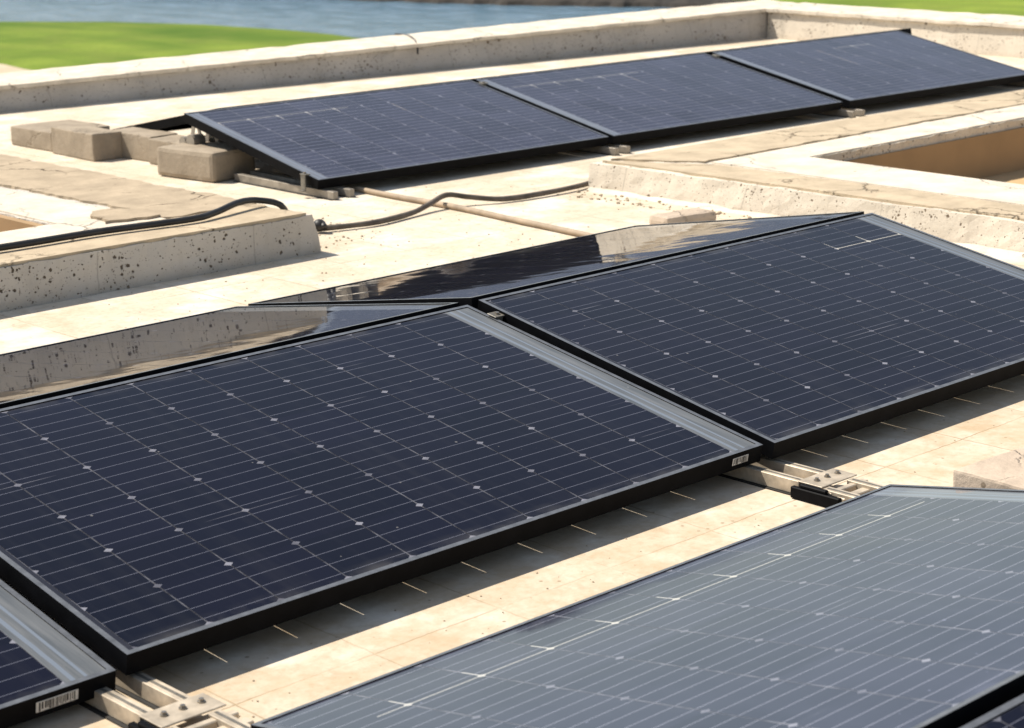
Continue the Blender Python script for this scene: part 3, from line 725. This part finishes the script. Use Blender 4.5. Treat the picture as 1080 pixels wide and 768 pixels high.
for s in (-1, 1):
    vs = [bm.verts.new((dx, s*y, z)) for dx in (-.02, .02) for y, z in ((.10, .002), (.08, .002), (.012, .196), (.022, .196))]
    bm.faces.new(vs[:4]); bm.faces.new(vs[4:][::-1])
    for k in range(4): bm.faces.new((vs[k], vs[(k+1)%4], vs[4+(k+1)%4], vs[4+k]))
bmesh.ops.recalc_face_normals(bm, faces=bm.faces[:])
box(bm, -.02, .02, -.02, .02, .1965, .202)
link_mesh('bracket', bm, M['alud'], e)

# ------------------------------------------------------------------ paver blocks
# a paver is one lump: the thing itself is the mesh
def paver(label, x0, y0, lx, ly, h, rz, mat, seed, z=Z0, bev=.006, group='paver blocks used as ballast'):
    bm = bmesh.new(); box(bm, 0, lx, 0, ly, .001, h, 0, bev, 2)
    for _ in range(4): bmesh.ops.subdivide_edges(bm, edges=[e for e in bm.edges if e.calc_length() > .03], cuts=1, use_grid_fill=True)
    for v in bm.verts:
        q = v.co*9+Vector((seed*3.1, seed, 0)); v.co += (noise.noise_vector(q)*.003+noise.noise_vector(q*5)*.0012)*(1 if v.co.z > .01 else 0)
    o = link_mesh('paver_block', bm, M[mat]); o.location = (x0, y0, z); o.rotation_euler = (0, 0, rz)
    return tag(o, label, 'paver block', group)
paver('taupe paver block farthest left of the five beside the far row', 1.585, 5.62, .33, .36, .092, .02, 'block', 1)
paver('taupe paver block second from the left, set forward with its right side showing', 1.548, 5.195, .155, .38, .125, -.03, 'block', 2)
paver('taupe paver block in the middle of the five, set back in the row', 1.712, 4.975, .16, .345, .118, .05, 'block', 3)
paver('taupe paver block squeezed behind the nearest rounded one', 1.69, 4.700, .16, .245, .116, .04, 'block', 4)
paver('rounded taupe paver block nearest the camera, overlapping the low left end of the far row', 1.555, 4.270, .255, .36, .130, .13, 'block', 5, bev=.02)
paver('sandy paver block sitting at the right end of the foreground panel', .030, -.86, .30, .395, .112, -.05, 'blockpale', 6, group=None)
paver('pale rounded paver block lying at the end of the middle row, near the cream curb', 2.03, 2.11, .25, .11, .050, -.12, 'blockpale', 7, bev=.02, group=None)

# ------------------------------------------------------------------ cables and pipe
def cable(name, label, pts, r, mat, cat, n=10, jit=0):
    o0 = Vector(pts[0]); bm = bmesh.new(); tube(bm, [Vector(p)-o0 for p in pts], r, n, 8, jit)
    o = link_mesh(name, bm, M[mat], smooth=True); o.location = o0
    return tag(o, label, cat)
ct = ZL+.012
cable('power_cable', 'thick black cable lying along the top of the left curb', [(-1.8,3.02,ct+.014),(-.9,2.96,ct+.014),(-.20,2.925,ct+.014),(.15,2.925,ct+.014),(.48,2.885,ct+.014),(.60,2.905,ct+.018),(.74,2.955,ct+.030),(.84,2.975,ct+.022),(.92,2.95,ct-.005),(.985,2.99,-.02),(1.05,3.05,Z0+.03),(1.14,3.065,Z0+.016)], .0115, 'cable', 'cable')
cable('flexible_conduit', 'dusty dark conduit crossing the pale roof from the left curb to the right curb', [(1.12,3.06,Z0+.017),(1.25,3.02,Z0+.015),(1.40,2.995,Z0+.015),(1.60,3.035,Z0+.016),(1.72,3.07,Z0+.03),(1.83,3.09,Z0+.05),(1.92,3.06,Z0+.034),(2.05,3.0,Z0+.016),(2.25,2.975,Z0+.016),(2.47,2.985,Z0+.018),(2.62,3.03,Z0+.016)], .0105, 'cable2', 'conduit', jit=.12)
cable('conduit_pipe', 'tan dusty pipe running over the roof from the far row towards the middle row', [(1.90,4.30,Z0+.014),(1.865,3.95,Z0+.014),(1.84,3.79,Z0+.014),(1.815,3.40,Z0+.013),(1.81,3.02,Z0+.013),(1.775,2.65,Z0+.013),(1.745,2.31,Z0+.013),(1.71,1.95,Z0+.013)], .0108, 'pipe', 'pipe', jit=.05)
bm = bmesh.new(); tube(bm, [(0,-.03,.0),(.01,.0,.012),(.012,.02,-.006)], .013, 8, 5); bmesh.ops.create_icosphere(bm, subdivisions=2, radius=.025, matrix=Matrix.Translation((0,0,.004)))
o = link_mesh('cable_joint', bm, M['cable'], smooth=True); o.location = (1.16, 3.045, Z0+.024); tag(o, 'black taped cable joint on the roof just past the end of the left curb', 'cable joint')
cable('loose_cable', 'short loose black wire drooping over the far parapet beside the end of the lawn', [(5.24,7.40,.108),(5.19,7.22,.112),(5.08,7.03,.106),(4.98,6.885,.085),(4.95,6.845,.035)], .006, 'cable', 'wire', 8)
